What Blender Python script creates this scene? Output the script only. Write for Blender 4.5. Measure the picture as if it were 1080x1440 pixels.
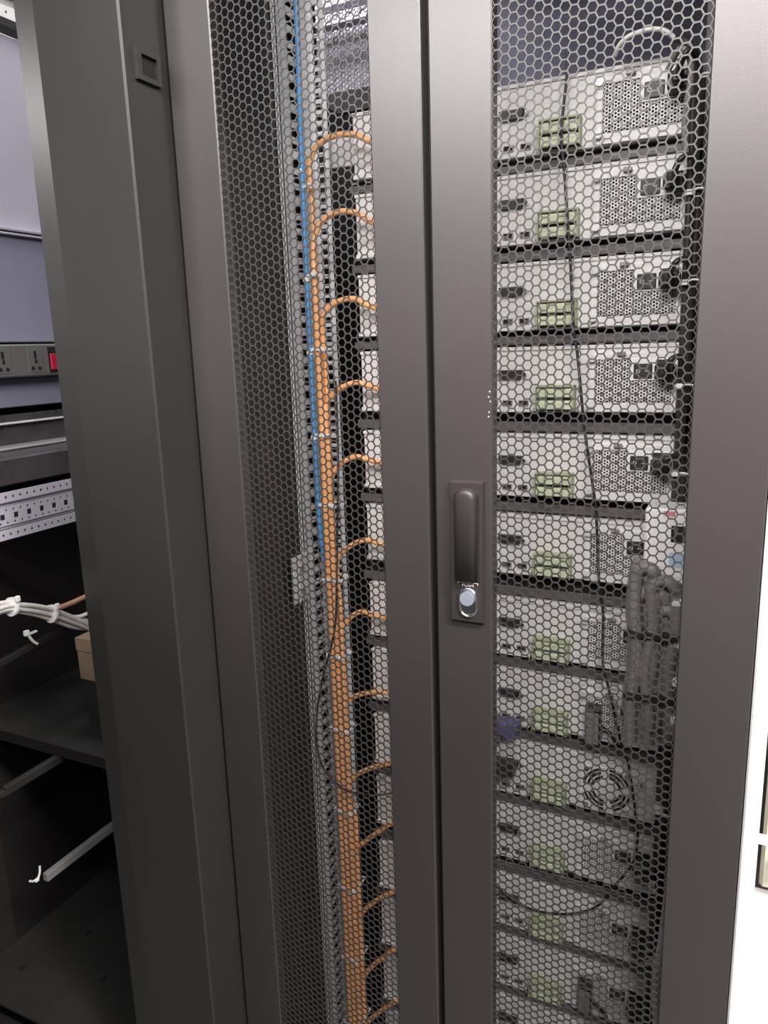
import bpy, math, random
from mathutils import Vector, Matrix

for o in list(bpy.data.objects):
    bpy.data.objects.remove(o)
random.seed(7)
SC = bpy.context.scene
COL = SC.collection
R = math.radians

# ------------------------------------------------------------------ camera
YAW, PITCH, ROLL = 0.4493, 0.2145, -0.0316
fw = Vector((-math.sin(YAW) * math.cos(PITCH), math.cos(YAW) * math.cos(PITCH), -math.sin(PITCH)))
rt = Vector((math.cos(YAW), math.sin(YAW), 0))
up = rt.cross(fw)
r2 = rt * math.cos(ROLL) + up * math.sin(ROLL)
u2 = -rt * math.sin(ROLL) + up * math.cos(ROLL)
cd = bpy.data.cameras.new('camera')
cam = bpy.data.objects.new('camera', cd)
COL.objects.link(cam)
cd.sensor_fit = 'VERTICAL'
cd.sensor_height = 36.0
cd.lens = 1063.3 / 1440 * 36.0
cd.clip_start = 0.01
m = Matrix((r2, u2, -fw)).transposed().to_4x4()
m.translation = Vector((0.3294, -0.8257, 1.6))
cam.matrix_world = m
SC.camera = cam

# ------------------------------------------------------------------ world, exposure
w = bpy.data.worlds.new('world')
SC.world = w
w.use_nodes = True
w.node_tree.nodes['Background'].inputs[0].default_value = (0.85, 0.86, 1.0, 1)
w.node_tree.nodes['Background'].inputs[1].default_value = 0.02
vs = SC.view_settings
vs.view_transform = 'Standard'
vs.look = 'None'
vs.gamma = 1.0
vs.exposure = 0.38
vs.use_curve_mapping = False

# ceiling luminaires of the room, the last one added for the post sheen: (x, y, z, length, width, watts, colour); each gets its fitting further down
LAMPS = [
    (0.10, -1.90, 2.78, 2.6, 0.45, 170, (1.0, 0.95, 0.94)),
    (0.45, -0.85, 2.78, 0.8, 0.28, 14, (1.0, 0.95, 0.94)),
    (1.45, -0.85, 2.78, 0.9, 0.28, 74, (1.0, 0.95, 0.92)),
    (-1.05, 0.55, 2.78, 1.0, 0.28, 8, (0.93, 0.92, 1.0)),
    (-3.60, -0.45, 2.78, 1.2, 0.28, 20, (1.0, 0.95, 0.95)),  # unseen, added to put a sheen on the open cabinet's post edge
]
for (x, y, z, lx, ly, pw, c) in LAMPS:
    ld = bpy.data.lights.new('lamp_tube_light', 'AREA')
    ld.shape = 'RECTANGLE'
    ld.size, ld.size_y = lx, ly
    ld.energy = pw
    ld.color = c
    lo = bpy.data.objects.new('lamp_tube_light', ld)
    lo.location = (x, y, z - 0.075)
    COL.objects.link(lo)


# ------------------------------------------------------------------ materials
MATS = {}


def pm(name, col, rough=0.5, metal=0.0, var=0.08, scale=30.0, bump=0.0, bscale=400.0, spec=0.5, emit=None, wear=0.0):
    mt = bpy.data.materials.new(name)
    mt.use_nodes = True
    nt = mt.node_tree
    b = nt.nodes['Principled BSDF']
    b.inputs['Metallic'].default_value = metal
    b.inputs['Roughness'].default_value = rough
    b.inputs['Specular IOR Level'].default_value = spec
    tc = nt.nodes.new('ShaderNodeTexCoord')
    nz = nt.nodes.new('ShaderNodeTexNoise')
    nz.inputs['Scale'].default_value = scale
    nz.inputs['Detail'].default_value = 4
    nt.links.new(tc.outputs['Object'], nz.inputs['Vector'])
    rp = nt.nodes.new('ShaderNodeValToRGB')
    rp.color_ramp.elements[0].position = 0.3
    rp.color_ramp.elements[1].position = 0.7
    rp.color_ramp.elements[0].color = tuple(c * (1 - var) for c in col) + (1,)
    rp.color_ramp.elements[1].color = tuple(min(1, c * (1 + var)) for c in col) + (1,)
    nt.links.new(nz.outputs['Fac'], rp.inputs['Fac'])
    nt.links.new(rp.outputs['Color'], b.inputs['Base Color'])
    if wear:
        mr = nt.nodes.new('ShaderNodeMapRange')
        mr.inputs['To Min'].default_value = max(0.02, rough - wear)
        mr.inputs['To Max'].default_value = min(1, rough + wear)
        nt.links.new(nz.outputs['Fac'], mr.inputs['Value'])
        nt.links.new(mr.outputs['Result'], b.inputs['Roughness'])
    if bump:
        n2 = nt.nodes.new('ShaderNodeTexNoise')
        n2.inputs['Scale'].default_value = bscale
        nt.links.new(tc.outputs['Object'], n2.inputs['Vector'])
        bp = nt.nodes.new('ShaderNodeBump')
        bp.inputs['Strength'].default_value = bump
        bp.inputs['Distance'].default_value = 0.001
        nt.links.new(n2.outputs['Fac'], bp.inputs['Height'])
        nt.links.new(bp.outputs['Normal'], b.inputs['Normal'])
    if emit:
        b.inputs['Emission Color'].default_value = tuple(emit[0]) + (1,)
        b.inputs['Emission Strength'].default_value = emit[1]
    MATS[name] = mt
    return mt


pm('door_coat', (0.040, 0.035, 0.035), 0.36, var=0.04, spec=0.75, scale=6, bump=0.06, bscale=900)
pm('mesh_coat', (0.036, 0.032, 0.032), 0.40, var=0.04, spec=0.5, scale=6)
pm('post_coat', (0.032, 0.030, 0.029), 0.34, var=0.05, spec=0.35, scale=5, bump=0.05, bscale=800)
pm('inner_coat', (0.018, 0.016, 0.016), 0.5, var=0.1, scale=8)
pm('tray_coat', (0.11, 0.10, 0.10), 0.45, var=0.06, scale=12)
pm('server_steel', (0.76, 0.74, 0.72), 0.42, 0.0, var=0.03, scale=10, wear=0.05)
pm('psu_steel', (0.82, 0.80, 0.78), 0.34, 0.0, var=0.03, scale=14)
pm('zinc', (0.74, 0.75, 0.76), 0.36, 0.15, var=0.12, scale=60, wear=0.1)
pm('roof_lining', (0.26, 0.25, 0.32), 0.45, var=0.06, scale=6)
pm('shelf_dark', (0.030, 0.030, 0.029), 0.45, var=0.12, scale=10)
pm('chrome', (0.82, 0.83, 0.86), 0.16, 1.0, var=0.03)
pm('black_plastic', (0.022, 0.020, 0.020), 0.40, var=0.1)
pm('dark_plastic', (0.034, 0.029, 0.028), 0.42, var=0.08)
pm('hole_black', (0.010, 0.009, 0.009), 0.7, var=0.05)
pm('grey_sheath', (0.22, 0.205, 0.195), 0.5, var=0.12, scale=40)
pm('terminal_green', (0.42, 0.48, 0.29), 0.45, var=0.08)
pm('terminal_pale', (0.66, 0.71, 0.50), 0.45, var=0.06)
pm('orange_jacket', (0.90, 0.45, 0.185), 0.34, var=0.06, scale=20)
pm('blue_jacket', (0.09, 0.32, 0.66), 0.42, var=0.06, scale=20)
pm('white_plastic', (0.85, 0.84, 0.82), 0.4, var=0.03)
pm('cream_jacket', (0.72, 0.69, 0.66), 0.45, var=0.05)
pm('white_paint', (0.88, 0.87, 0.84), 0.4, var=0.02)
pm('lavender_steel', (0.60, 0.57, 0.66), 0.40, 0.25, var=0.05, scale=5, wear=0.08)
pm('blue_steel', (0.30, 0.30, 0.40), 0.40, 0.2, var=0.08, scale=5, wear=0.08)
pm('lock_steel', (0.32, 0.35, 0.42), 0.28, 0.3, var=0.04)
pm('grey_steel', (0.30, 0.29, 0.29), 0.4, 0.2, var=0.08, scale=10)
pm('dusty_black', (0.060, 0.055, 0.060), 0.30, var=0.25, scale=20, wear=0.12)
pm('red_switch', (0.42, 0.02, 0.05), 0.3, var=0.05)
pm('socket_grey', (0.13, 0.125, 0.12), 0.45, var=0.06)
pm('plug_blue', (0.10, 0.10, 0.22), 0.45, var=0.08)
pm('label_blue', (0.42, 0.56, 0.70), 0.5, var=0.04)
pm('label_red', (0.60, 0.25, 0.25), 0.5, var=0.04)
pm('cardboard', (0.26, 0.19, 0.13), 0.8, var=0.1)
pm('copper_jacket', (0.45, 0.24, 0.15), 0.45, var=0.08)
pm('floor_vinyl', (0.12, 0.115, 0.11), 0.5, var=0.08, scale=3)
pm('wall_paint', (0.12, 0.115, 0.12), 0.8, var=0.03, scale=3)
pm('ceiling_paint', (0.33, 0.33, 0.35), 0.9, var=0.02, scale=3)
pm('cream_machine', (0.70, 0.66, 0.52), 0.4, var=0.05)
pm('diffuser', (0.9, 0.9, 0.9), 0.6, var=0.0, emit=((1.0, 0.96, 0.94), 6.0))


# ------------------------------------------------------------------ mesh builder
class MB:
    def __init__(self):
        self.v, self.f, self.smooth = [], [], []

    def add(self, vs_, fs, smooth=False):
        n = len(self.v)
        self.v += [tuple(p) for p in vs_]
        self.f += [tuple(i + n for i in f) for f in fs]
        self.smooth += [smooth] * len(fs)
        return self

    def box(self, x0, x1, y0, y1, z0, z1, ch=0.0):
        if ch <= 0:
            vs_ = [(x, y, z) for x in (x0, x1) for y in (y0, y1) for z in (z0, z1)]
            fs = [(0, 1, 3, 2), (4, 6, 7, 5), (0, 4, 5, 1), (2, 3, 7, 6), (0, 2, 6, 4), (1, 5, 7, 3)]
            return self.add(vs_, fs)
        c = min(ch, (x1 - x0) * .45, (y1 - y0) * .45, (z1 - z0) * .45)
        X, Y, Z = (x0, x1), (y0, y1), (z0, z1)
        vs_, idx = [], {}
        for i in (0, 1):
            for j in (0, 1):
                for k in (0, 1):
                    sx, sy, sz = 1 - 2 * i, 1 - 2 * j, 1 - 2 * k
                    for a, p in enumerate(((X[i], Y[j] + sy * c, Z[k] + sz * c), (X[i] + sx * c, Y[j], Z[k] + sz * c), (X[i] + sx * c, Y[j] + sy * c, Z[k]))):
                        idx[i, j, k, a] = len(vs_)
                        vs_.append(p)
        I = idx
        fs = []
        for i in (0, 1):
            q = [I[i, 0, 0, 0], I[i, 1, 0, 0], I[i, 1, 1, 0], I[i, 0, 1, 0]]
            fs.append(q if i else q[::-1])
            q = [I[0, i, 0, 1], I[1, i, 0, 1], I[1, i, 1, 1], I[0, i, 1, 1]]
            fs.append(q[::-1] if i else q)
            q = [I[0, 0, i, 2], I[1, 0, i, 2], I[1, 1, i, 2], I[0, 1, i, 2]]
            fs.append(q if i else q[::-1])
        for j in (0, 1):
            for k in (0, 1):
                s = (j + k) % 2
                q = [I[0, j, k, 1], I[1, j, k, 1], I[1, j, k, 2], I[0, j, k, 2]]
                fs.append(q if s else q[::-1])
                q = [I[j, 0, k, 0], I[j, 1, k, 0], I[j, 1, k, 2], I[j, 0, k, 2]]
                fs.append(q[::-1] if s else q)
                q = [I[j, k, 0, 0], I[j, k, 1, 0], I[j, k, 1, 1], I[j, k, 0, 1]]
                fs.append(q if s else q[::-1])
        for i in (0, 1):
            for j in (0, 1):
                for k in (0, 1):
                    q = [I[i, j, k, 0], I[i, j, k, 1], I[i, j, k, 2]]
                    fs.append(q if (i + j + k) % 2 else q[::-1])
        return self.add(vs_, fs)

    def prism(self, poly, z0, z1):            # poly in xy, counter-clockwise
        n = len(poly)
        vs_ = [(x, y, z0) for x, y in poly] + [(x, y, z1) for x, y in poly]
        fs = [tuple(range(n))[::-1], tuple(range(n, 2 * n))] + [(i, (i + 1) % n, n + (i + 1) % n, n + i) for i in range(n)]
        return self.add(vs_, fs)

    def plate(self, outline, y0, y1, inset=0.0, smooth=False):   # outline in xz, extruded along y (y0 front), optional front chamfer
        n = len(outline)
        cx = sum(p[0] for p in outline) / n
        cz = sum(p[1] for p in outline) / n
        rings = []
        if inset:
            f = []
            for x, z in outline:
                d = math.hypot(x - cx, z - cz)
                k = max(0, (d - inset) / d)
                f.append((cx + (x - cx) * k, cz + (z - cz) * k))
            rings.append((f, y0))
            rings.append((outline, y0 + inset))
        else:
            rings.append((outline, y0))
        rings.append((outline, y1))
        vs_ = [(x, y, z) for ring, y in rings for x, z in ring]
        fs = [tuple(range(n))]
        for r in range(len(rings) - 1):
            for i in range(n):
                fs.append((r * n + i, r * n + n + i, r * n + n + (i + 1) % n, r * n + (i + 1) % n))
        L = (len(rings) - 1) * n
        fs.append(tuple(range(L, L + n))[::-1])
        return self.add(vs_, fs, smooth)

    def frame(self, x0, x1, z0, z1, t, y0, y1):                   # rectangular ring in the xz plane
        self.box(x0, x0 + t, y0, y1, z0, z1)
        self.box(x1 - t, x1, y0, y1, z0, z1)
        self.box(x0 + t, x1 - t, y0, y1, z0, z0 + t)
        return self.box(x0 + t, x1 - t, y0, y1, z1 - t, z1)

    def cyl(self, p, q, r, n=12, r1=None, smooth=True):
        p, q = Vector(p), Vector(q)
        d = (q - p).normalized()
        a = d.orthogonal().normalized()
        b = d.cross(a)
        r1 = r if r1 is None else r1
        vs_ = [p + (a * math.cos(t) + b * math.sin(t)) * r for t in [2 * math.pi * i / n for i in range(n)]]
        vs_ += [q + (a * math.cos(t) + b * math.sin(t)) * r1 for t in [2 * math.pi * i / n for i in range(n)]]
        self.add(vs_, [(i, (i + 1) % n, n + (i + 1) % n, n + i) for i in range(n)], smooth)
        return self.add(vs_, [tuple(range(n))[::-1], tuple(range(n, 2 * n))])

    def tube(self, pts, r, n=8):
        P = [Vector(p) for p in pts]
        vs_, fs = [], []
        prev = None
        for i, p in enumerate(P):
            d = (P[min(i + 1, len(P) - 1)] - P[max(i - 1, 0)]).normalized()
            if prev is None:
                a = d.orthogonal().normalized()
            else:
                a = (prev - d * prev.dot(d)).normalized()
            prev = a
            b = d.cross(a)
            vs_ += [p + (a * math.cos(2 * math.pi * k / n) + b * math.sin(2 * math.pi * k / n)) * r for k in range(n)]
        for i in range(len(P) - 1):
            for k in range(n):
                fs.append((i * n + k, i * n + (k + 1) % n, (i + 1) * n + (k + 1) % n, (i + 1) * n + k))
        self.add(vs_, fs, True)
        L = (len(P) - 1) * n
        return self.add(vs_, [tuple(range(n))[::-1], tuple(range(L, L + n))])

    def ring(self, c, r0, r1, y0, y1, a0=0, a1=2 * math.pi, n=24):   # flat annulus sector in xz
        full = abs(a1 - a0 - 2 * math.pi) < 1e-6
        m_ = n if full else n + 1
        vs_ = []
        for i in range(m_):
            t = a0 + (a1 - a0) * i / n
            for rr, y in ((r0, y0), (r1, y0), (r1, y1), (r0, y1)):
                vs_.append((c[0] + rr * math.cos(t), y, c[1] + rr * math.sin(t)))
        fs = []
        for i in range(n):
            j = (i + 1) % m_
            for k in range(4):
                fs.append((i * 4 + k, i * 4 + (k + 1) % 4, j * 4 + (k + 1) % 4, j * 4 + k))
        if not full:
            fs += [(3, 2, 1, 0), tuple(n * 4 + k for k in range(4))]
        return self.add(vs_, fs)

    def hexplate(self, xc, zc, ncol, nrow, dx, dz, hole, y0, y1, skip=None, solid=None):
        s = dz / math.sqrt(3)
        sx = dx / 1.5
        unit = [(1, 0), (.5, 1), (-.5, 1), (-1, 0), (-.5, -1), (.5, -1)]
        vs_, fs = [], []
        for c in range(ncol):
            for r in range(nrow):
                x, z = xc + c * dx, zc - r * dz - (dz / 2 if c % 2 else 0)
                if skip and skip(x, z):
                    continue
                n = len(vs_)
                for k, y in ((1, y0), (hole, y0), (hole, y1), (1, y1)):
                    vs_ += [(x + a * sx * k, y, z + b * dz / 2 * k) for a, b in unit]
                for i in range(6):
                    j = (i + 1) % 6
                    fs += [(n + i, n + 6 + i, n + 6 + j, n + j), (n + 6 + i, n + 12 + i, n + 12 + j, n + 6 + j), (n + 12 + i, n + 18 + i, n + 18 + j, n + 12 + j)]
        return self.add(vs_, fs)

    def mesh(self, name, mat):
        me = bpy.data.meshes.new(name)
        me.from_pydata(self.v, [], self.f)
        me.polygons.foreach_set('use_smooth', self.smooth)
        me.materials.append(MATS[mat])
        me.update()
        return me


def link(name, me, parent=None, loc=None):
    o = bpy.data.objects.new(name, me)
    COL.objects.link(o)
    if parent is not None:
        o.parent = parent
    if loc is not None:
        o.location = loc
    return o


def part(name, mb, mat, parent=None, loc=None, label=None, kind=None):
    o = link(name, mb.mesh(name, mat), parent, loc)
    if label:
        o['label'] = label
    if kind:
        o['kind'] = kind
    return o


def tag(o, label, cat, group=None, kind=None):
    o['label'] = label
    o['category'] = cat
    if group:
        o['group'] = group
    if kind:
        o['kind'] = kind
    return o


def thing(name, label, cat, loc=(0, 0, 0), group=None, rot=None):
    o = bpy.data.objects.new(name, None)
    o.empty_display_size = 0.05
    COL.objects.link(o)
    o.location = loc
    if rot:
        o.rotation_euler = rot
    return tag(o, label, cat, group)


def copy_tree(o, parent=None):
    c = o.copy()
    COL.objects.link(c)
    c.parent = parent
    for ch in o.children:
        copy_tree(ch, c)
    return c


def struct(name, mb, mat, label=None):
    o = part(name, mb, mat)
    o['kind'] = 'structure'
    if label:
        o['label'] = label
    return o


def spline(pts, k=5):
    P = [Vector(p) for p in pts]
    out = []
    for i in range(len(P) - 1):
        p0, p1, p2, p3 = P[max(i - 1, 0)], P[i], P[i + 1], P[min(i + 2, len(P) - 1)]
        for j in range(k):
            t = j / k
            out.append(.5 * ((2 * p1) + (-p0 + p2) * t + (2 * p0 - 5 * p1 + 4 * p2 - p3) * t * t + (-p0 + 3 * p1 - 3 * p2 + p3) * t ** 3))
    out.append(P[-1])
    return out


def rounded(x0, x1, z0, z1, r, n=6, only_top=False):
    pts = []
    for cx, cz, a in ((x1 - r, z1 - r, 0), (x0 + r, z1 - r, 90), (x0 + r, z0 + r, 180), (x1 - r, z0 + r, 270)):
        if only_top and a >= 180:
            pts.append((x0 if a == 180 else x1, z0))
            continue
        for i in range(n + 1):
            t = R(a + 90 * i / n)
            pts.append((cx + r * math.cos(t), cz + r * math.sin(t)))
    return pts


ORD = ['topmost', 'second from the top', 'third from the top', 'fourth from the top', 'fifth from the top', 'sixth from the top',
       'seventh from the top', 'eighth from the top', 'ninth from the top', 'tenth from the top', 'eleventh from the top',
       'twelfth from the top', 'thirteenth from the top', 'fourteenth from the top']

# ------------------------------------------------------------------ room
struct('floor', MB().box(-4.5, 4.5, -3.2, 3.6, -0.1, 0.0), 'floor_vinyl')
struct('ceiling', MB().box(-4.5, 4.5, -3.2, 3.6, 2.85, 2.95), 'ceiling_paint')
struct('wall_rear', MB().box(-4.5, 4.5, 3.5, 3.6, 0, 2.85), 'wall_paint')
struct('wall_front', MB().box(-4.5, 4.5, -3.2, -3.1, 0, 2.85), 'wall_paint')
struct('wall_left', MB().box(-4.5, -4.4, -3.1, 3.5, 0, 2.85), 'ceiling_paint')
struct('wall_shade', MB().box(-4.4, .45, -1.20, -1.15, 0, 2.20), 'wall_paint')  # unseen wall, added to block lamp light from the lower left
struct('wall_right', MB().box(4.4, 4.5, -3.1, 3.5, 0, 2.85), 'wall_paint')
LNAMES = ['over the middle of the aisle', 'closest to the cabinet doors', 'in front of the white rack', 'above the open neighbour cabinet', 'added at the aisle end for the post sheen']
for (x, y, z, lx, ly, pw, c), nm in zip(LAMPS, LNAMES):
    t = thing('ceiling_light', 'long white ceiling light fitting ' + nm, 'ceiling light', (x, y, z), 'ceiling lights of the equipment room')
    part('housing', MB().box(-lx / 2 - .02, lx / 2 + .02, -ly / 2 - .02, ly / 2 + .02, 0, .07, .01), 'white_paint', t)
    part('diffuser', MB().box(-lx / 2, lx / 2, -ly / 2, ly / 2, -.012, 0, .004), 'diffuser', t)

# ------------------------------------------------------------------ the server cabinet
ZT = 2.45
cab = thing('server_cabinet', 'tall dark grey server cabinet with perforated double doors and a swing handle', 'cabinet', (0, 0, 0))
part('plinth', MB().box(-.347, .352, .02, 1.05, 0, .06), 'inner_coat', cab)
part('roof', MB().box(-.347, .352, 0, 1.05, ZT, ZT + .03), 'roof_lining', cab)
# side sheet towards the neighbour is cut away at the upper rear corner for cable passage
part('side_panel', MB().box(-.3495, -.3455, .022, .375, .06, ZT).box(-.3495, -.3455, .375, 1.05, .06, 2.0), 'inner_coat', cab)
part('side_panel', MB().box(.3485, .3525, .022, 1.05, .06, ZT), 'inner_coat', cab)
part('rear_panel', MB().box(-.3455, .3485, 1.046, 1.05, .06, ZT), 'roof_lining', cab)
for s in (-1, 1):
    part('corner_post', MB().box(-.3455 if s < 0 else .320, -.317 if s < 0 else .3485, 1.0, 1.046, .06, ZT), 'inner_coat', cab)
part('gap_strip', MB().box(-.020, .012, .0205, .026, .06, ZT), 'black_plastic', cab)  # black strip behind the gap between the two door leaves

COLP, ROWP = 0.00865, 0.0104
NROW = 219
ZTOP = 2.3558
sheet_me = MB().hexplate(0, ZTOP, 24, NROW, COLP, ROWP, 0.855, 0.0, 0.0014).mesh('perforated_sheet', 'mesh_coat')


def door(xhinge, xfree, sgn):
    d = link('door', None, cab, (0, 0, 0))
    d.empty_display_size = .05
    x0, x1 = min(xhinge, xfree), max(xhinge, xfree)
    m0, m1 = (.0755, .0755 + 23 * COLP) if sgn > 0 else (-.0755 - 23 * COLP, -.0755)
    e = .0050
    yf, yb = -.0006, .020
    part('stile', MB().box(x0, m0 - e, yf, yb, .06, ZT - .01, .0015), 'door_coat', d)
    part('stile', MB().box(m1 + e, x1, yf, yb, .06, ZT - .01, .0015), 'door_coat', d)
    part('rail', MB().box(m0 - e, m1 + e, yf, yb, ZTOP + .004, ZT - .01), 'door_coat', d)
    part('rail', MB().box(m0 - e, m1 + e, yf, yb, .06, ZTOP - (NROW - .5) * ROWP - .004), 'door_coat', d)
    s = link('perforated_sheet', sheet_me, d, (m0, .0004, 0))
    s['kind'] = 'stuff'
    return d


d_left = door(-.347, -.0085, -1)
d_right = door(.3535, .0005, 1)
d_left['label'] = 'closed door leaf without handle, perforated steel'
d_right['label'] = 'closed door leaf carrying the swing handle'

# swing handle on the right leaf
hx0, hx1, hz0, hz1 = .0215, .0620, 1.2725, 1.4455
part('handle_plate', MB().plate([(hx0, hz0), (hx1, hz0), (hx1, hz1), (hx0, hz1)][::-1], -.0075, -.0006, .0022), 'dark_plastic', d_right)
lev = MB()
out = rounded(.0285, .0545, 1.3275, 1.4375, .0125, 8, True)
n = len(out)
cx = .0415
vsl = []
for k, y in ((1.0, -.0076), (1.0, -.013), (.86, -.0158), (.55, -.0172)):
    for x, z in out:
        vsl.append((cx + (x - cx) * k, y, 1.3275 + (z - 1.3275) * (1 - (1 - k) * .10)))
fsl = []
for r_ in range(3):
    for i in range(n):
        fsl.append((r_ * n + i, r_ * n + (i + 1) % n, (r_ + 1) * n + (i + 1) % n, (r_ + 1) * n + i))
fsl.append(tuple(range(3 * n, 4 * n)))
lev.add(vsl, [f[::-1] for f in fsl], True)
part('handle_lever', lev, 'dark_plastic', d_right)
part('lever_groove', MB().box(.0265, .0285, -.0082, -.0076, 1.324, 1.43).box(.0545, .0570, -.0082, -.0076, 1.324, 1.43), 'black_plastic', d_right)
lock = MB()
for i, (k0, yy) in enumerate(((0, 0),)):
    pass
ov = rounded(.0310, .0545, 1.2800, 1.3170, .0117, 8)
ov_in = rounded(.0335, .0520, 1.2825, 1.3145, .0092, 8)
nn = len(ov)
vsl = [(x, -.0076, z) for x, z in ov] + [(x, -.0100, z) for x, z in ov] + [(x, -.0100, z) for x, z in ov_in] + [(x, -.0080, z) for x, z in ov_in]
fsl = [(r_ * nn + i, (r_ + 1) * nn + i, (r_ + 1) * nn + (i + 1) % nn, r_ * nn + (i + 1) % nn) for r_ in range(3) for i in range(nn)]
part('lock_escutcheon', MB().add(vsl, [f[::-1] for f in fsl], True).add(vsl[3 * nn:], [tuple(range(nn))]), 'chrome', d_right, label='chrome oval lock surround')
part('lock_cylinder', MB().cyl((.0428, -.0079, 1.3040), (.0428, -.0125, 1.3040), .0088, 20).box(.0421, .0435, -.0129, -.0125, 1.3005, 1.3075), 'lock_steel', d_right, label='round push lock cylinder with key slot')
# lettering
fc = bpy.data.curves.new('push_lettering', 'FONT')
fc.body = 'PUSH'
fc.size = .0062
fc.align_x = 'CENTER'
fc.extrude = .00015
tmp = bpy.data.objects.new('tmp', fc)
COL.objects.link(tmp)
bpy.context.view_layer.update()
tm = bpy.data.meshes.new_from_object(tmp.evaluated_get(bpy.context.evaluated_depsgraph_get()))
bpy.data.objects.remove(tmp)
tm.materials.clear()
tm.materials.append(MATS['white_plastic'])
pl = link('push_lettering', tm, d_right, (.0428, -.0078, 1.3180))
pl.rotation_euler = (R(90), 0, 0)
part('lettering_bracket', MB().box(.0300, .0555, -.0079, -.0076, 1.3228, 1.3234).box(.0300, .0306, -.0079, -.0076, 1.3206, 1.3228).box(.0549, .0555, -.0079, -.0076, 1.3206, 1.3228), 'white_plastic', d_right)
sm = MB()
for x, z in ((.0672, 1.547), (.0660, 1.541), (.0680, 1.536), (.0665, 1.524), (.0660, 1.519)):
    sm.box(x, x + .0012, -.0008, -.0006, z, z + .0014)
part('paint_chips', sm, 'cream_jacket', d_right, label='tiny scuffed paint chips beside the perforation')

# ------------------------------------------------------------------ zinc uprights inside (one per side)
def upright(sx, xw, label):
    t = thing('mounting_upright', label, 'rack upright', (xw, .237, .06), 'zinc uprights inside the server cabinet')
    H_ = ZT - .06
    web = MB()
    web.box(-.0012, 0, 0, .030, 0, H_)
    web.box(-.0012, 0, .056, .100, 0, H_)
    z = .010
    k = 0
    while z < H_ - .03:
        web.box(-.0012, 0, .030, .056, z, z + (.0095 if k % 3 else .0125))
        z += .0225
        k += 1
    part('web', web, 'zinc', t)
    fl = MB()
    e0, e1 = (0, .026)
    sg = sx
    for a, b in ((0, .007), (.017, .026)):
        fl.box(min(sg * a, sg * b), max(sg * a, sg * b), .0985, .100, 0, H_)
    z = .006
    while z < H_ - .02:
        fl.box(min(sg * .007, sg * .017), max(sg * .007, sg * .017), .0985, .100, z, z + .0062)
        z += .01587
    part('hole_flange', fl, 'zinc', t)
    part('fold', MB().box(min(-sg * .0, -sg * .008), max(-sg * .0, -sg * .008), 0, .0015, 0, H_), 'zinc', t)
    return t


upright(1, -.336, 'zinc perforated upright beside the blue cable')
upright(-1, .338, 'zinc perforated upright beside the power cords')
t = thing('zinc_bracket', 'small bent zinc bracket screwed to the upright beside the orange cables', 'bracket', (-.335, .195, 1.18))
part('plate', MB().box(-.003, 0, 0, .045, 0, .082, .001), 'zinc', t)
part('tab', MB().box(0, .012, .002, .004, .006, .076, .0008), 'zinc', t)
part('bolt', MB().cyl((0, .024, .06), (.006, .024, .06), .005, 6, smooth=False), 'chrome', t)
part('bolt', MB().cyl((0, .024, .02), (.006, .024, .02), .005, 6, smooth=False), 'chrome', t)

t = thing('blank_plate', 'pale steel blanking plate behind the highest orange loop', 'plate', (-.285, .362, 1.893))
part('plate', MB().box(-.041, .030, 0, .004, 0, .048, .001), 'server_steel', t)
part('slot', MB().box(.024, .027, -.0006, 0, .006, .042), 'hole_black', t)

# ------------------------------------------------------------------ rack servers
ROWS = [1.9524, 1.8348, 1.7140, 1.5940, 1.4646, 1.3386, 1.2000, 1.0767, .9502, .8245, .6874, .5612, .4331, .3042]
SX0, SX1, SY, SH, SD = -.2478, .2404, .303, .096, .50


def base_server():
    t = thing('rack_server', '', 'server', (0, SY, 0), 'rack servers in the cabinet')
    ch = MB().box(SX0, SX1, .0, SD, -SH, 0, .0012)
    part('chassis', ch, 'server_steel', t)
    part('lid_edge', MB().box(SX0, SX1, -.0025, -.0002, -.0050, -.0004), 'server_steel', t)
    part('bottom_lip', MB().box(SX0, .040, -.004, -.0002, -SH, -SH + .006), 'server_steel', t)
    # serial port
    sp = part('serial_port', MB().plate([(-.013, -.0335), (.024, -.0335), (.021, -.0465), (-.010, -.0465)], -.007, -.0002, .0015), 'dark_plastic', t)
    for x in (-.0165, .0275):
        part('jack_screw', MB().cyl((x, -.0003, -.040), (x, -.008, -.040), .0030, 6, smooth=False), 'chrome', sp)
    # lower ports
    for x in (-.0225, .000, .0250):
        p_ = part('port', MB().frame(x - .0075, x + .0075, -.0870, -.0785, .0012, -.003, -.0002), 'grey_steel', t)
        part('opening', MB().box(x - .0063, x + .0063, -.0006, -.0002, -.0858, -.0797), 'hole_black', p_)
    part('port', MB().frame(-.0405, -.0335, -.0870, -.0780, .001, -.003, -.0002).box(-.0395, -.0345, -.0006, -.0002, -.0860, -.0790), 'hole_black', t)
    # pluggable green terminal block, two rows of four
    tb = part('terminal_block', MB().box(.0470, .1035, -.0060, -.0002, -.0945, -.0560, .001), 'terminal_green', t)
    part('terminal_shroud', MB().box(.0470, .1035, -.0200, -.0060, -.0585, -.0560).box(.0470, .0485, -.0200, -.0060, -.0925, -.0560).box(.1020, .1035, -.0200, -.0060, -.0925, -.0560), 'terminal_green', tb)
    for r_ in range(2):
        for c in range(4):
            x = .0492 + c * .01325
            z = -.0735 - r_ * .0175
            te = part('terminal', MB().box(x, x + .0122, -.0185, -.0060, z, z + .0130, .0012).box(x + .003, x + .009, -.0192, -.0185, z + .0075, z + .0105), 'terminal_pale', tb)
    part('wire_slot', MB().box(.0490, .1015, -.0120, -.0062, -.0760, -.0735).box(.0490, .1015, -.0120, -.0062, -.0935, -.0912), 'hole_black', tb)
    return t


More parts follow.
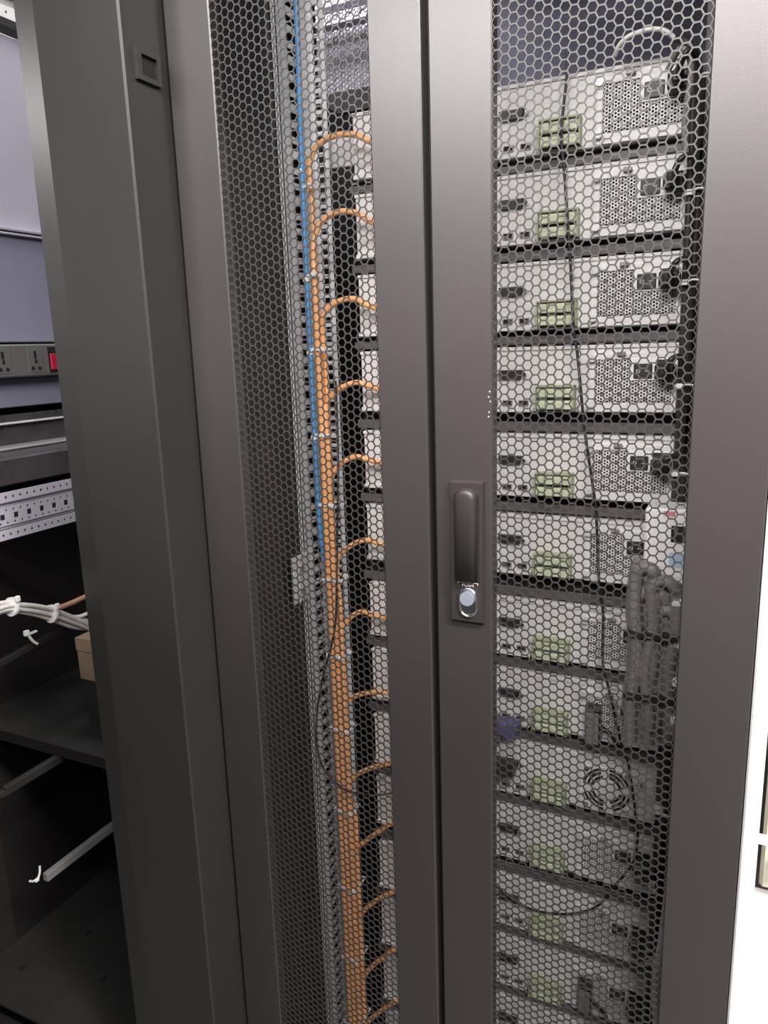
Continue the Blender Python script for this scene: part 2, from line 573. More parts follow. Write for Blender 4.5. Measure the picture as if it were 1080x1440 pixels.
def psu_part(t):
    p = part('power_supply', MB().frame(.1230, .2404, -.0945, -.0140, .0065, -.0055, -.0003).box(.1295, .2339, -.0055, -.0016, -.0880, -.0815), 'psu_steel', t)
    dx, dz = .00392, .0045

    def skip(x, z):
        return x > .1775 and z > -.0515
    part('vent_grille', MB().hexplate(.1316, -.0225, 27, 13, dx, dz, .66, -.0052, -.0040, skip), 'psu_steel', p, kind='stuff')
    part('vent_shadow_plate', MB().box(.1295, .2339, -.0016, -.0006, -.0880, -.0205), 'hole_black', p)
    part('socket_plate', MB().box(.1780, .2385, -.0062, -.0016, -.0505, -.0205, .0006), 'white_plastic', p)
    part('power_socket', MB().box(.2135, .2370, -.0068, -.0058, -.0490, -.0222, .0003), 'dark_plastic', p)
    sw = part('rocker_switch', MB().box(.1830, .2080, -.0085, -.0058, -.0480, -.0275, .0012), 'dark_plastic', p)
    part('switch_mark', MB().ring((.1895, -.0375), .0020, .0027, -.0089, -.0085, n=12).box(.1985, .2040, -.0089, -.0085, -.0379, -.0372), 'white_plastic', p)
    for x, z in ((.1265, -.0190), (.1265, -.0830)):
        part('thumb_screw', MB().cyl((x, -.0055, z), (x, -.0125, z), .0052, 12), 'zinc', p)
    part('release_tab', MB().box(.160, .172, -.0120, -.0055, -.0160, -.0105, .0012), 'grey_steel', p)
    return p


proto = base_server()
servers = []
for i, zt in enumerate(ROWS):
    o = proto if i == 0 else copy_tree(proto)
    o.location = (0, SY, zt)
    servers.append(o)
psu = psu_part(servers[0])
for i in range(1, len(ROWS)):
    if i == 8:
        continue
    c = copy_tree(psu, servers[i])
# ninth server: a round fan outlet instead of the perforated power supply
fs_ = servers[8]
fp = part('fan_panel', MB().box(.1230, .2404, -.0040, -.0003, -.0945, -.0140, .001), 'psu_steel', fs_)
part('fan_recess', MB().ring((.166, -.0515), 0.0, .0375, -.0046, -.0041, n=32), 'psu_steel', fp)
gd = MB()
for r0, r1 in ((.0200, .0240), (.0270, .0310), (.0335, .0372)):
    for q in range(4):
        gd.ring((.166, -.0515), r0, r1, -.0052, -.0046, R(90 * q + 10 + r0 * 300), R(90 * q + 74 + r0 * 300), 8)
part('fan_slot', gd, 'hole_black', fp)
part('fan_hub', MB().cyl((.166, -.0046, -.0515), (.166, -.0080, -.0515), .0165, 24, .0145), 'psu_steel', fp)
for x, z in ((.1345, -.020), (.1975, -.020), (.1345, -.083), (.1975, -.083), (.220, -.030)):
    part('thumb_screw', MB().cyl((x, -.004, z), (x, -.008, z), .0042, 12), 'chrome', fp)

for i, o in enumerate(servers):
    lab = 'pale grey rack server with green terminal block, ' + ORD[i]
    if i == 8:
        lab = 'rack server with round fan outlet, ' + ORD[i]
    if i == 7:
        lab = 'rack server with blue serial plug at its port, ' + ORD[i]
    o['label'] = lab

# trays between the servers
for i, zt in enumerate(ROWS):
    zb = zt - SH
    nz = ROWS[i + 1] if i < 13 else zt - .13
    tr = thing('rack_tray', 'grey steel tray carrying the server that is ' + ORD[i], 'tray', (0, SY, zb), 'steel trays under the servers')
    part('shelf_sheet', MB().box(-.262, .252, .012, .48, -.0020, -.0002), 'tray_coat', tr)
    g = zb - nz
    part('front_lip', MB().box(-.262, .252, .006, .012, -g + .0035, -g + .0035 + min(.014, g * .5), .0012), 'tray_coat', tr)
    part('riser', MB().box(-.262, .252, .030, .032, -g + .006, -.002), 'inner_coat', tr)

# ------------------------------------------------------------------ orange patch cables: a loop at each server, then down in one bundle
LOOPS = [
    [(-0.205, 1.901), (-0.222, 1.91), (-0.24, 1.914), (-0.265, 1.913), (-0.288, 1.903), (-0.301, 1.885), (-0.305, 1.865)],
    [(-0.207, 1.788), (-0.227, 1.801), (-0.254, 1.806), (-0.28, 1.798), (-0.296, 1.781), (-0.303, 1.755)],
    [(-0.218, 1.666), (-0.233, 1.675), (-0.255, 1.675), (-0.278, 1.667), (-0.291, 1.651), (-0.298, 1.629)],
    [(-0.226, 1.543), (-0.238, 1.546), (-0.258, 1.541), (-0.278, 1.53), (-0.292, 1.513), (-0.298, 1.492)],
    [(-0.228, 1.423), (-0.244, 1.426), (-0.264, 1.419), (-0.282, 1.404), (-0.292, 1.385), (-0.297, 1.361)],
    [(-0.206, 1.281), (-0.223, 1.286), (-0.243, 1.283), (-0.264, 1.271), (-0.283, 1.254), (-0.292, 1.23)],
    [(-0.226, 1.154), (-0.239, 1.159), (-0.256, 1.153), (-0.274, 1.137), (-0.287, 1.114), (-0.291, 1.087)],
    [(-0.203, 1.015), (-0.227, 1.012), (-0.248, 1.006), (-0.27, 0.994), (-0.284, 0.977), (-0.290, 0.951)],
    [(-0.2, 0.88), (-0.222, 0.871), (-0.247, 0.858), (-0.269, 0.842), (-0.283, 0.822), (-0.289, 0.797)],
    [(-0.202, 0.759), (-0.223, 0.741), (-0.248, 0.718), (-0.27, 0.694), (-0.282, 0.67), (-0.287, 0.646)],
    [(-0.202, 0.618), (-0.228, 0.598), (-0.251, 0.575), (-0.27, 0.55), (-0.282, 0.523), (-0.288, 0.493)],
    [(-0.203, 0.493), (-0.225, 0.471), (-0.248, 0.444), (-0.27, 0.411), (-0.284, 0.377), (-0.291, 0.34)],
    [(-0.204, 0.375), (-0.226, 0.355), (-0.248, 0.329), (-0.264, 0.308), (-0.281, 0.275), (-0.289, 0.24)],
]
CR = .0046
SLOT = [(0, 1), (.25, 0), (.5, 2), (1.25, 0), (1.0, 1), (2.25, 0), (2.0, 1), (1.5, 2), (2.5, 2), (.25, 3), (1.25, 3), (2.25, 3), (1.75, -1)]
for i, lp in enumerate(LOOPS):
    c_, r_ = SLOT[i]
    bx, by = -.3020 + c_ * .0093, .254 + r_ * .0092
    x0, z0 = lp[0]
    pts = [(x0 + .030, SY - .004, z0 - .020), (x0 + .018, SY - .020, z0 - .009)]
    pts += [(x, .266 - .008 * (k / len(lp)), z) for k, (x, z) in enumerate(lp)]
    ze = lp[-1][1]
    pts[-1] = (bx * .6 + pts[-1][0] * .4, by * .5 + pts[-1][1] * .5, ze)
    pts.append((bx, by, ze - .05))
    path = spline(pts, 5)
    z = ze - .05
    while z > .16:
        z -= .12
        path.append(Vector((bx + random.uniform(-.0006, .0006), by + random.uniform(-.0005, .0005), z)))
    cb = thing('patch_cable', 'orange patch cable looping out of the server that is ' + ORD[i], 'cable', tuple(path[-1]), 'orange patch cables')
    o = Vector(path[-1])
    part('jacket', MB().tube([p - o for p in path], CR, 9), 'orange_jacket', cb)
    q = Vector(pts[0]) - o
    part('connector', MB().box(q.x - .006, q.x + .006, q.y - .012, q.y + .003, q.z - .005, q.z + .005, .001), 'dark_plastic', cb)

# white ties round the bundle
TIEZ = [1.845, 1.715, 1.600, 1.462, 1.345, 1.215, 1.075, .935, .772, .610, .455, .310]
for i, z in enumerate(TIEZ):
    nx = [0.25, .5, 1.25, 1.25, 2.25, 2.25, 2.25, 2.5, 2.5, 2.5, 2.5, 2.5][i]
    x0, x1 = -.3020 - CR - .0015, -.3020 + nx * .0093 + CR + .0015
    y0, y1 = .2475, .254 + (.0092 if i < 2 else .0184 if i < 9 else .0276) + CR + .0015
    if i > 10:
        y0 = .240
    t = thing('cable_tie', 'white nylon tie round the orange bundle below the loop ' + ORD[i], 'cable tie', ((x0 + x1) / 2, y0, z), 'white ties on the orange cables')
    hw, dp = (x1 - x0) / 2, y1 - y0
    part('strap', MB().box(-hw, hw, -.0012, 0, -.0022, .0022).box(-hw, hw, dp, dp + .0012, -.0022, .0022).box(-hw - .001, -hw, -.0012, dp + .0012, -.0022, .0022).box(hw, hw + .001, -.0012, dp + .0012, -.0022, .0022), 'white_plastic', t)
    part('head', MB().box(hw - .008, hw - .001, -.0062, -.0012, -.0035, .0035, .0008), 'white_plastic', t)

# blue cable beside the bundle
pts = [(-.306, .250, 2.19), (-.307, .250, 2.05), (-.3105, .250, 1.88), (-.3125, .250, 1.70), (-.313, .250, 1.50), (-.3132, .252, 1.32), (-.3105, .266, 1.23), (-.3085, .282, 1.14), (-.310, .288, .90), (-.310, .288, .60), (-.310, .288, .10)]
o = Vector(pts[-1])
t = thing('network_cable', 'blue network cable running down between the zinc upright and the orange bundle', 'cable', tuple(o))
part('jacket', MB().tube([p - o for p in spline(pts, 4)], .0043, 9), 'blue_jacket', t)
for k, z in enumerate((1.868, 1.708, 1.595, 1.458)):
    a = Vector((-.313, .250, z)) - o
    part('marker_ring', MB().cyl(a - Vector((0, 0, .003)), a + Vector((0, 0, .003)), .0056, 10), 'white_plastic', t)

# thin black cords
def cord(name, pts, r, mat, label, cat='cable', group=None, k=5, n=7):
    o = Vector(pts[-1])
    t = tag(link(name, MB().tube([Vector(p) - o for p in spline(pts, k)], r, n).mesh(name, mat), None, tuple(o)), label, cat, group)
    return t


cord('thin_cord', [(-.268, .25, 1.55), (-.267, .245, 1.42), (-.270, .236, 1.30), (-.2755, .235, 1.20), (-.2800, .234, 1.145), (-.290, .233, 1.10), (-.309, .233, 1.042), (-.326, .234, .971), (-.330, .234, .908), (-.320, .235, .861), (-.291, .235, .835), (-.263, .236, .825), (-.214, .25, .824), (-.18, .285, .822)],
     .0019, 'black_plastic', 'thin black cord looping in front of the orange bundle')
SL = [(0.086, 1.972), (0.086, 1.943), (0.084, 1.924), (0.083, 1.885), (0.083, 1.859), (0.087, 1.827), (0.092, 1.772), (0.098, 1.706), (0.105, 1.609), (0.11, 1.585), (0.12, 1.5), (0.125, 1.464), (0.14, 1.376), (0.143, 1.35), (0.15, 1.248), (0.157, 1.204), (0.159, 1.125), (0.168, 1.089), (0.192, 0.992), (0.202, 0.965), (0.218, 0.867), (0.219, 0.836), (0.214, 0.80), (0.19, 0.754), (0.166, 0.71), (0.133, 0.683), (0.091, 0.668), (0.049, 0.665), (0.011, 0.679), (-0.02, 0.70), (-.06, .735)]
cord('signal_cord', [(x, .268 if k > 2 else .279, z) for k, (x, z) in enumerate(SL)], .0021, 'black_plastic', 'long slack black cord hanging across the green terminal blocks')

# power cords, one per server, into the dark run by the cabinet side
for i, zt in enumerate(ROWS):
    if i in (8,):
        continue
    t = thing('power_cord', 'black power cord plugged into the server that is ' + ORD[i], 'power cord', (.224, SY - .006, zt - .037), 'black server power cords')
    dz = .004 if i % 2 else -.002
    part('plug', MB().box(-.0105, .0155, -.030, 0, -.0125, .0100, .003).box(-.004, .010, -.046, -.030, -.009, .007, .003), 'black_plastic', t)
    run = .006 * ((i * 5) % 3)
    P = [(.003, -.044, -.001), (.006, -.058, .004), (.014, -.066, .016), (.0235 + run * .3, -.056, .018), (.0285 + run * .4, -.04, -.005), (.029 + run * .4, -.034, -.045), (.028 + run * .4, -.030, -.10), (.029 + run * .4, -.030, -.16)]
    part('cable', MB().tube(spline(P, 5), .0042, 8), 'black_plastic', t)
for i, zt in enumerate(ROWS[:-1]):
    t = thing('cable_tie', 'white nylon tie on the power cords beside the server that is ' + ORD[i], 'cable tie', (.2475, .262, zt - .045 - .012 * (i % 2)), 'white ties on the power cords')
    part('strap', MB().cyl((0, .006, -.002), (0, .006, .002), .0085, 12), 'white_plastic', t)
    part('head', MB().box(-.004, .004, -.0075, -.0015, -.003, .004, .0008), 'white_plastic', t)
    part('tail', MB().tube(spline([(.003, -.006, .001), (.010, -.012, .003), (.022, -.014, .001)], 4), .0014, 6), 'white_plastic', t)

# dark vertical power rail behind the cords
t = thing('power_rail', 'dark vertical power distribution rail behind the power cords', 'power strip', (.272, .36, .10))
part('housing', MB().box(-.022, .045, 0, .05, 0, 2.0, .003), 'dark_plastic', t)
for k in range(12):
    part('outlet', MB().box(-.012, .016, -.003, 0, .08 + k * .155, .108 + k * .155, .001), 'black_plastic', t)

# cable along the top of the cabinet, over the topmost server
cord('white_cord', [(.150, .262, 1.952), (.156, .255, 1.960), (.165, .25, 1.9655), (.177, .25, 1.969), (.194, .25, 1.970), (.210, .25, 1.9655), (.222, .255, 1.956)], .0030, 'white_plastic', 'short bright white cord arching above the topmost server')
cord('thick_cord', [(.222, .257, 1.956), (.234, .252, 1.950), (.243, .25, 1.935), (.246, .252, 1.90), (.247, .262, 1.80), (.248, .27, 1.6), (.249, .272, 1.4), (.252, .274, 1.0), (.254, .274, .4)], .0052, 'dark_plastic', 'thick dark cord dropping from the white cord down past the server plugs')
cord('loop_cord', [(.215, .262, 1.925), (.228, .245, 1.940), (.240, .240, 1.930), (.243, .245, 1.905), (.238, .25, 1.86), (.242, .25, 1.82)], .0040, 'grey_sheath', 'short grey cord loop beside the topmost power plug')

# white adapter box with a port and blue label
t = thing('media_adapter', 'bright white adapter box with black port and blue label above the tied cord hank', 'adapter', (.247, .195, 1.282))
part('case', MB().box(-.029, .030, 0, .05, 0, .102, .003), 'white_plastic', t)
part('port', MB().box(.004, .027, -.0008, .0004, .058, .080, .0003), 'hole_black', t)
part('port_latch', MB().box(.008, .013, -.0016, -.0008, .068, .078).box(.018, .024, -.0016, -.0008, .060, .068), 'chrome', t)
part('blue_label', MB().box(.003, .028, -.0006, .0004, .024, .044), 'label_blue', t)
part('red_label', MB().box(-.006, .008, -.0006, .0004, .0925, .0990), 'label_red', t)

# hank of thick grey cord, tied up in folds
def hank():
    t = thing('cord_hank', 'thick grey power cord folded into a long tied hank under the white adapter', 'cable', (.236, .20, 1.045))
    mb = MB()
    for k in range(6):
        a = .011 + .0035 * (k % 3)
        oy = -.012 + .009 * (k // 2)
        ox = (-.012, .010, -.004, .014, -.014, .004)[k]
        top = .250 - .020 * (k % 4)
        bot = .004 + .012 * ((k * 2) % 5)
        sk = (-.003, .004, .002, -.004, .003, -.002)[k]
        P = []
        for j in range(29):
            u = j / 28
            if u < .4:
                s = u / .4
                P.append((ox - a + sk * math.sin(s * 9 + k), oy, bot + (top - bot) * s))
            elif u < .6:
                s = (u - .4) / .2 * math.pi
                P.append((ox - a * math.cos(s), oy - .002, top + a * math.sin(s)))
            else:
                s = (u - .6) / .4
                P.append((ox + a + sk * math.sin((1 - s) * 7 + k * 2), oy + .004, top + (bot - top) * s))
        mb.tube(spline(P, 2), .0085, 8)
    part('folds', mb, 'grey_sheath', t)
    for z in (.075, .165):
        part('band', MB().prism([(-.034, -.026), (.034, -.024), (.034, .022), (-.034, .022)], z, z + .007), 'black_plastic', t)
    return t


hank()
for k, (z, dx) in enumerate(((1.262, .016), (1.205, .021), (1.150, .022), (1.095, .022))):
    t = thing('cable_tie', 'white tie end sticking out of the grey cord hank, ' + ORD[k], 'cable tie', (.247 + dx, .188, z), 'white ties on the cord hank')
    part('head', MB().box(-.006, .006, -.006, .004, -.006, .005, .0015), 'white_plastic', t)
    part('tail', MB().tube(spline([(.003, -.004, .002), (.008, -.008, .006), (.010, -.008, .014)], 3), .0014, 6), 'white_plastic', t)

cord('grey_lead', [(.274, .2, .93), (.273, .2, .86), (.271, .2, .808), (.269, .2, .774), (.266, .2, .725), (.262, .2, .686), (.261, .2, .635), (.265, .2, .585), (.268, .2, .45), (.268, .2, .12)], .0056, 'cream_jacket', 'pale grey lead hanging down beside the lowest servers')

# dark adapter on the eighth and twelfth power supplies, blue serial plug on the eighth server
for lab, z, h in (('dark box adapter hung on the power supply of the eighth server', .982, .064), ('dark box adapter hung on the power supply of the twelfth server', .482, .056)):
    t = thing('box_adapter', lab, 'adapter', (.1455, SY - .030, z), 'dark box adapters')
    part('case', MB().box(-.0115, .0110, 0, .0235, 0, h, .002), 'dark_plastic', t)
    part('cap', MB().box(-.0100, .0095, -.002, 0, .006, h - .006, .0008), 'grey_sheath', t)
    part('lead', MB().tube(spline([(.008, .008, h * .55), (.022, 0, h * .5), (.034, 0, h * .3), (.036, .005, h * .1)], 4), .0035, 7), 'black_plastic', t)
t = thing('serial_plug', 'dark blue serial plug with hood on the eighth server', 'plug', (.003, SY - .009, .984))
part('hood', MB().plate([(-.027, .013), (.026, .013), (.022, -.014), (-.023, -.014)], -.028, 0, .004), 'plug_blue', t)
part('lead', MB().tube(spline([(0, -.024, -.006), (-.006, -.040, -.016), (-.022, -.044, -.034), (-.05, -.03, -.06)], 5), .0038, 8), 'black_plastic', t)
t = thing('serial_plug', 'black serial plug on the ninth server below the blue plug', 'plug', (.004, SY - .009, .908))
part('hood', MB().plate([(-.020, .014), (.019, .014), (.016, -.012), (-.017, -.012)], -.022, 0, .003), 'dark_plastic', t)
part('lead', MB().tube(spline([(0, -.020, -.004), (-.006, -.034, -.012), (-.022, -.040, -.030), (-.05, -.03, -.055)], 5), .0034, 8), 'black_plastic', t)

# ------------------------------------------------------------------ the open neighbour cabinet
nb = thing('open_cabinet', 'open dark cabinet without a door beside the server cabinet', 'cabinet', (-.70, 0, 0))
ox = .70


def npart(name, mb, mat, **k):
    mb.v = [(x + ox, y, z) for x, y, z in mb.v]
    return part(name, mb, mat, nb, **k)


HN = 2.47
npart('front_post', MB().prism([(-.3545, -.073), (-.352, -.0705), (-.352, .10), (-.358, .10), (-.358, -.05), (-.500, -.038), (-.538, -.038), (-.538, -.0550), (-.486, -.073)][::-1], .05, HN), 'post_coat')
npart('front_post', MB().prism([(-1.052, -.073), (-1.052, .10), (-1.046, .10), (-1.046, -.05), (-.985, -.038), (-.955, -.038), (-.955, -.055), (-.985, -.073)], .05, HN), 'post_coat')
npart('side_sheet', MB().box(-1.052, -1.046, .10, 1.05, .05, HN), 'inner_coat')
npart('base', MB().box(-1.052, -.352, -.06, 1.05, .05, .30), 'hole_black')
npart('rear_frame', MB().box(-1.046, -.99, 1.03, 1.05, .30, HN).box(-.41, -.3525, 1.03, 1.05, .30, HN), 'inner_coat')
npart('cross_bar', MB().box(-.99, -.41, 1.03, 1.05, 2.185, 2.235), 'hole_black')
npart('cross_bar', MB().box(-.99, -.41, .995, 1.03, 2.375, 2.385, .002), 'lavender_steel')
npart('cross_bar', MB().box(-.99, -.41, .995, 1.03, 2.415, 2.425, .002), 'lavender_steel')
npart('rear_sheet', MB().box(-.99, -.41, 1.044, 1.05, .30, 2.185), 'inner_coat')
npart('rear_sheet', MB().box(-.99, -.41, 1.090, 1.094, 2.20, 2.60), 'lavender_steel')
for k in range(3):
    s = link('rear_mesh', sheet_me, nb, (-.99 + k * .2076 + ox, 1.036, 2.235 - ZTOP + .205))
    s['kind'] = 'stuff'
# small latch pocket on the post flank
lt = npart('latch_frame', MB().box(-.352, -.3465, -.0555, -.0143, 1.9500, 1.9560).box(-.352, -.3465, -.0555, -.0143, 1.9205, 1.9265).box(-.352, -.3465, -.0555, -.0475, 1.9265, 1.9500).box(-.352, -.3465, -.0200, -.0143, 1.9265, 1.9500), 'post_coat')
npart('latch_pocket', MB().box(-.352, -.3512, -.0475, -.0200, 1.9265, 1.9500), 'hole_black')

# wall-side sheets inside the open cabinet
XW = -1.045
npart('liner_sheet', MB().box(XW, XW + .030, -.02, .95, 1.855, 2.215, .002), 'lavender_steel')
npart('liner_sheet', MB().box(XW, XW + .040, -.02, .95, 1.632, 1.842, .002), 'blue_steel')
npart('liner_lip', MB().box(XW, XW + .050, -.02, .95, 1.846, 1.852, .001).box(XW, XW + .050, -.02, .95, 1.838, 1.842, .001), 'lavender_steel')
npart('liner_sheet', MB().box(XW, XW + .040, -.02, .95, 1.505, 1.562, .002), 'blue_steel')
npart('liner_gap', MB().box(XW, XW + .020, -.02, .95, 2.215, 2.235), 'hole_black')


def holed_rail(name, label, loc, bands, length, mat, grp=None):
    """rail along y, face towards +x; bands: list of (z0, z1, hole pitch, hole size) - pitch 0 is a plain band, depth step optional"""
    t = thing(name, label, 'rail', loc, grp)
    for z0, z1, pitch, hs, xo in bands:
        if not pitch:
            part('flange', MB().box(xo - .003, xo, 0, length, z0, z1), mat, t)
            continue
        mb = MB()
        zc = (z0 + z1) / 2
        mb.box(xo - .002, xo, 0, length, z0, zc - hs / 2).box(xo - .002, xo, 0, length, zc + hs / 2, z1)
        y = 0
        while y < length:
            mb.box(xo - .002, xo, y, min(length, y + pitch - hs), zc - hs / 2, zc + hs / 2)
            y += pitch
        part('perforated_band', mb, mat, t)
        part('band_backing', MB().box(xo - .004, xo - .003, 0, length, z0, z1), 'hole_black', t)
    return t


holed_rail('cabinet_rail', 'white perforated rail high on the inner wall of the open cabinet', (-1.005, -.02, 2.235),
           [(0, .022, .022, .005, .012), (.022, .040, 0, 0, 0), (.040, .062, .022, .005, .012)], .9, 'white_paint', 'perforated rails in the open cabinet')
holed_rail('cabinet_rail', 'lavender zinc rail with square holes above the white cable bundle', (-.850, -.02, 1.2868),
           [(0, .018, .0150, .0046, .010), (.018, .024, 0, 0, .002), (.024, .034, .0150, .0040, .006), (.034, .046, .0280, .0100, .006), (.046, .057, .0150, .0040, .006), (.057, .066, 0, 0, .002), (.066, .084, .0150, .0046, .010)], .9, 'lavender_steel', 'perforated rails in the open cabinet')

for z, y, x in ((1.32, -.018, -.851), (1.32, .84, -.851), (.650, .46, -.807), (1.118, .76, -.866), (1.40, -.015, -1.030), (.862, .15, -.807)):
    npart('wall_bracket', MB().box(-1.046, x, y, y + .012, z - .008, z + .008, .001), 'inner_coat')

# power strip on the inner wall
t = thing('power_strip', 'grey wall power strip with three-pin sockets and a red lit switch', 'power strip', (-1.005, -.02, 1.5640))
part('housing', MB().box(0, .030, 0, .72, 0, .0640, .003), 'socket_grey', t)
for k in range(6):
    y = .3004 + (k - 3) * .0754
    if k > 3:
        continue
    s_ = part('socket', MB().box(.030, .0308, y - .018, y + .018, .008, .056, .0003), 'socket_grey', t)
    part('pin_hole', MB().box(.0306, .0312, y - .003, y + .003, .036, .050), 'hole_black', s_)
    part('pin_hole', MB().box(.0306, .0312, y - .002, y + .004, .026, .034), 'hole_black', s_)
    part('pin_hole', MB().cyl((.0306, y - .008, .016), (.0312, y - .008, .016), .0042, 10), 'hole_black', s_)
    part('pin_hole', MB().cyl((.0306, y + .008, .016), (.0312, y + .008, .016), .0042, 10), 'hole_black', s_)
part('rocker_frame', MB().box(.030, .031, .3330, .3600, .006, .058), 'hole_black', t)
part('rocker_switch', MB().box(.031, .0345, .3360, .3570, .012, .044, .001), 'red_switch', t)

# dusty equipment on the shelf
t = thing('equipment_case', 'dusty black equipment case on the shelf below the power strip', 'equipment', (-.95, -.02, 1.375))
part('body', MB().box(-.085, .080, 0, .85, 0, .050, .003), 'dusty_black', t)
part('back_riser', MB().box(-.088, -.060, 0, .85, .050, .115, .003), 'dusty_black', t)
part('bright_edge', MB().box(-.0605, -.050, 0, .85, .0970, .1010, .001), 'zinc', t)
part('sheen_strip', MB().box(-.0600, -.010, 0, .85, .0505, .0560, .002), 'grey_steel', t)  # grey strip standing for the reflection on the glossy case top

# white cable bundle with ties
BASE = [(-.06, 1.170), (0.0323, 1.1659), (0.0744, 1.152), (0.1256, 1.1254), (0.18, 1.089), (0.2251, 1.0605), (.33, .99), (.5, .93), (.72, .905), (.98, .900)]
offs = [(0, .000, 0), (.006, .009, .002), (.012, -.001, -.004), (.004, -.008, .004), (.015, .008, -.002)]
for k, (dx, dz, w_) in enumerate(offs):
    pts = [(-.850 + dx, y, z + dz * (1 + .35 * math.sin(j * 1.3 + k)) + (w_ if j > 4 else 0)) for j, (y, z) in enumerate(BASE)]
    pts = [(-1.040, -.035, 1.185 + dz), (-.96, -.04, 1.178 + dz)] + pts
    cord('white_cable', pts, .0043, 'cream_jacket', 'off-white cable, ' + ('middle one in the depth', 'uppermost at the rear', 'middle one at the front', 'lowest', 'uppermost at the front')[k] + ' of the tied bundle in the open cabinet', group='white cables tied in one bundle')
cord('white_cable', [(-.845, .10, 1.140), (-.842, .1347, 1.122), (-.842, .1823, 1.099), (-.84, .2091, 1.0955), (-.838, .232, 1.102), (-.83, .30, 1.13), (-.83, .60, 1.20), (-.84, 1.03, 1.24)], .0043, 'cream_jacket', 'single off-white cable branching upward off the white bundle')
cord('copper_lead', [(-.86, .10, 1.132), (-.86, .17, 1.122), (-.85, .23, 1.128), (-.84, .32, 1.136), (-.85, .70, 1.14), (-.86, 1.03, 1.14)], .0052, 'copper_jacket', 'brown lead running behind the white cable bundle')
for k, (y, z, lab) in enumerate(((.050, 1.165, 'white tie round the white bundle where it leaves the frame edge'), (.131, 1.124, 'white tie round the white bundle beside the brown lead'))):
    t = thing('cable_tie', lab, 'cable tie', (-.840, y, z), 'white ties on the white bundle')
    part('strap', MB().cyl((-.0025, -.0025, 0), (-.0025, .0025, -.001), .0175, 16), 'white_plastic', t)
    part('head', MB().box(.013, .020, -.004, .004, .012, .022, .001), 'white_plastic', t)
t = thing('cable_tie', 'loose curled white tie hanging from the dark bar under the white bundle', 'cable tie', (-.850, .088, 1.088))
part('strap', MB().tube(spline([(0, -.010, .016), (0, -.006, .008), (0, .002, -.006), (0, .010, -.014)], 4), .0028, 6), 'white_plastic', t)
part('head', MB().box(-.003, .004, -.015, -.005, .010, .020, .001).box(-.002, .003, -.005, .012, .010, .013), 'white_plastic', t)
t = thing('cable_tie', 'curved white tie at the end of the low pale bar', 'cable tie', (-.800, -.010, .664))
part('strap', MB().tube(spline([(0, -.014, .002), (0, -.008, -.003), (0, .002, -.005), (0, .008, .004), (0, .010, .016)], 4), .0022, 6), 'white_plastic', t)
part('head', MB().box(-.003, .003, -.004, .004, -.009, -.003, .001), 'white_plastic', t)
t = tag(link('support_bar', MB().box(-.005, .005, 0, .8, -.006, .006, .001).mesh('support_bar', 'inner_coat'), None, (-.86, 0, 1.062)), 'dark support bar under the white cable bundle', 'bar')
t.rotation_euler = (R(5), 0, 0)
t = thing('cardboard_box', 'brown cardboard piece standing on the lower shelf', 'box', (-.775, .15, .988))
part('board', MB().box(-.033, .05, 0, .05, 0, .086, .001), 'cardboard', t)
part('flap', MB().box(-.033, .05, -.002, .0, .06, .086, .0005), 'cardboard', t)
part('foot_block', MB().box(-.028, .046, .004, .05, -.0968, 0, .001), 'shelf_dark', t)

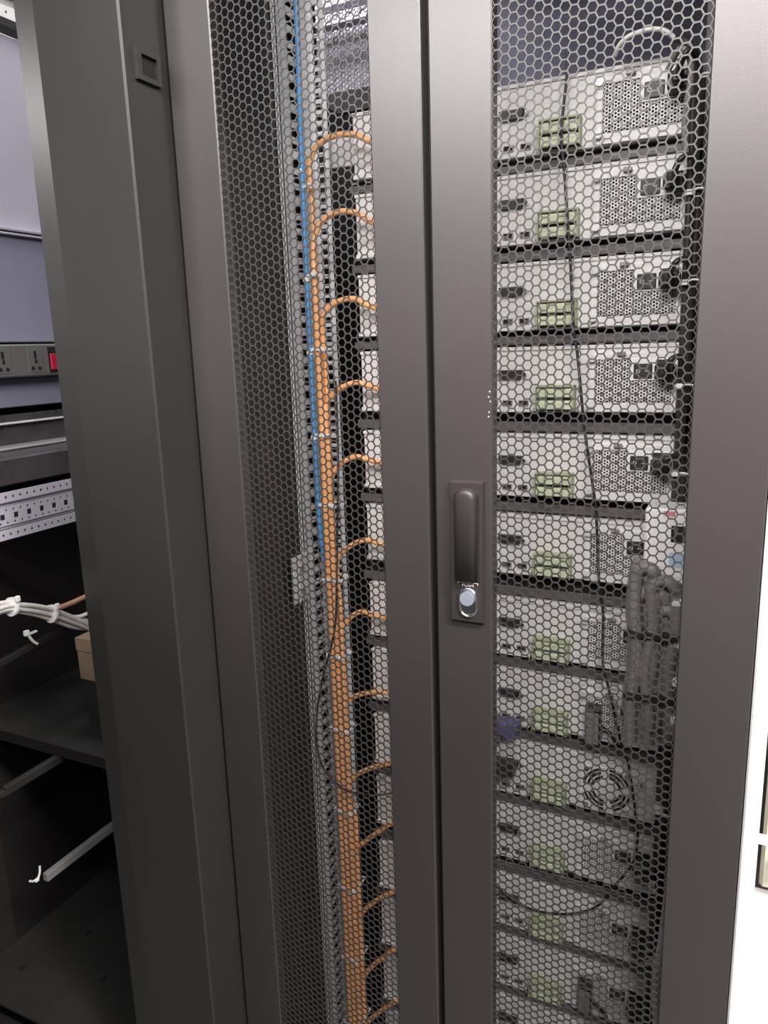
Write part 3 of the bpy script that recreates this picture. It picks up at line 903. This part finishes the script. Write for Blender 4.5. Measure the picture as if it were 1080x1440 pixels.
# shelves, low bar and base tray
t = thing('lower_shelf', 'grey steel shelf low in the open cabinet under the cardboard', 'shelf', (-.70, .07, .888))
part('sheet', MB().box(-.345, .33, 0, .9, 0, .003), 'shelf_dark', t)
part('front_edge', MB().box(-.345, .33, -.003, 0, -.018, .003), 'inner_coat', t)
tag(link('low_bar', MB().box(-.006, .006, 0, .5, -.008, .008, .001).mesh('low_bar', 'grey_steel'), None, (-.80, .008, .650)), 'pale beige bar low inside the open cabinet', 'bar')
tag(link('short_bar', MB().box(-.006, .006, 0, .22, -.008, .008, .001).box(-.008, .006, -.012, 0, -.006, .001).mesh('short_bar', 'shelf_dark'), None, (-.80, -.045, .862)), 'short grey rod end under the lower shelf', 'bar')
t = thing('base_tray', 'dark base tray with round holes at the foot of the open cabinet', 'tray', (-.70, 0, .345))
part('sheet', MB().box(-.345, .342, -.03, .98, 0, .005), 'shelf_dark', t)
for k, (x, y) in enumerate(((-1.0475, .2619), (-.9153, .1796), (-.7882, .0959), (-1.0267, .3668), (-.97, .05), (-.90, .30))):
    if x > -1.04:
        part('hole', MB().cyl((x + .70, y, .005), (x + .70, y, .0056), .008, 12), 'hole_black', t)

# ------------------------------------------------------------------ white rack on the far side of the door
wr = thing('white_rack', 'bright white rack frame standing beside the handle door', 'rack', (.3540, 0, 0))
part('post', MB().box(.0005, .0150, -.002, .040, 0, 2.1, .002), 'white_paint', wr)
part('post', MB().box(.42, .435, -.002, .040, 0, 2.1, .002), 'white_paint', wr)
part('gusset', MB().box(.0150, .0175, .004, .030, 0, 2.1), 'zinc', wr)
for z in (.60, .735, .865, 1.05, 1.30):
    part('bracket', MB().box(.0150, .045, .012, .016, z, z + .012, .001), 'white_paint', wr)
part('inner_panel', MB().box(.0180, .42, .10, .104, .30, .93), 'white_paint', wr)
part('foot', MB().box(0.0, .435, 0, .6, 0, .05, .004), 'white_paint', wr)
t = thing('white_machine', 'cream machine front with black knobs inside the white rack', 'machine', (.57, .09, .94))
part('case', MB().box(-.19, .20, 0, .40, 0, .16, .004), 'cream_machine', t)
for k in range(4):
    part('knob', MB().cyl((-.165 + .05 * k, 0, .05 + .05 * (k % 2)), (-.165 + .05 * k, -.018, .05 + .05 * (k % 2)), .012, 12), 'black_plastic', t)
t = thing('grey_machine', 'blue-grey machine above the cream machine in the white rack', 'machine', (.57, .09, 1.105))
part('case', MB().box(-.19, .20, 0, .40, 0, .28, .01), 'grey_steel', t)
part('dial', MB().cyl((-.15, 0, .15), (-.15, -.012, .15), .022, 16), 'dark_plastic', t)
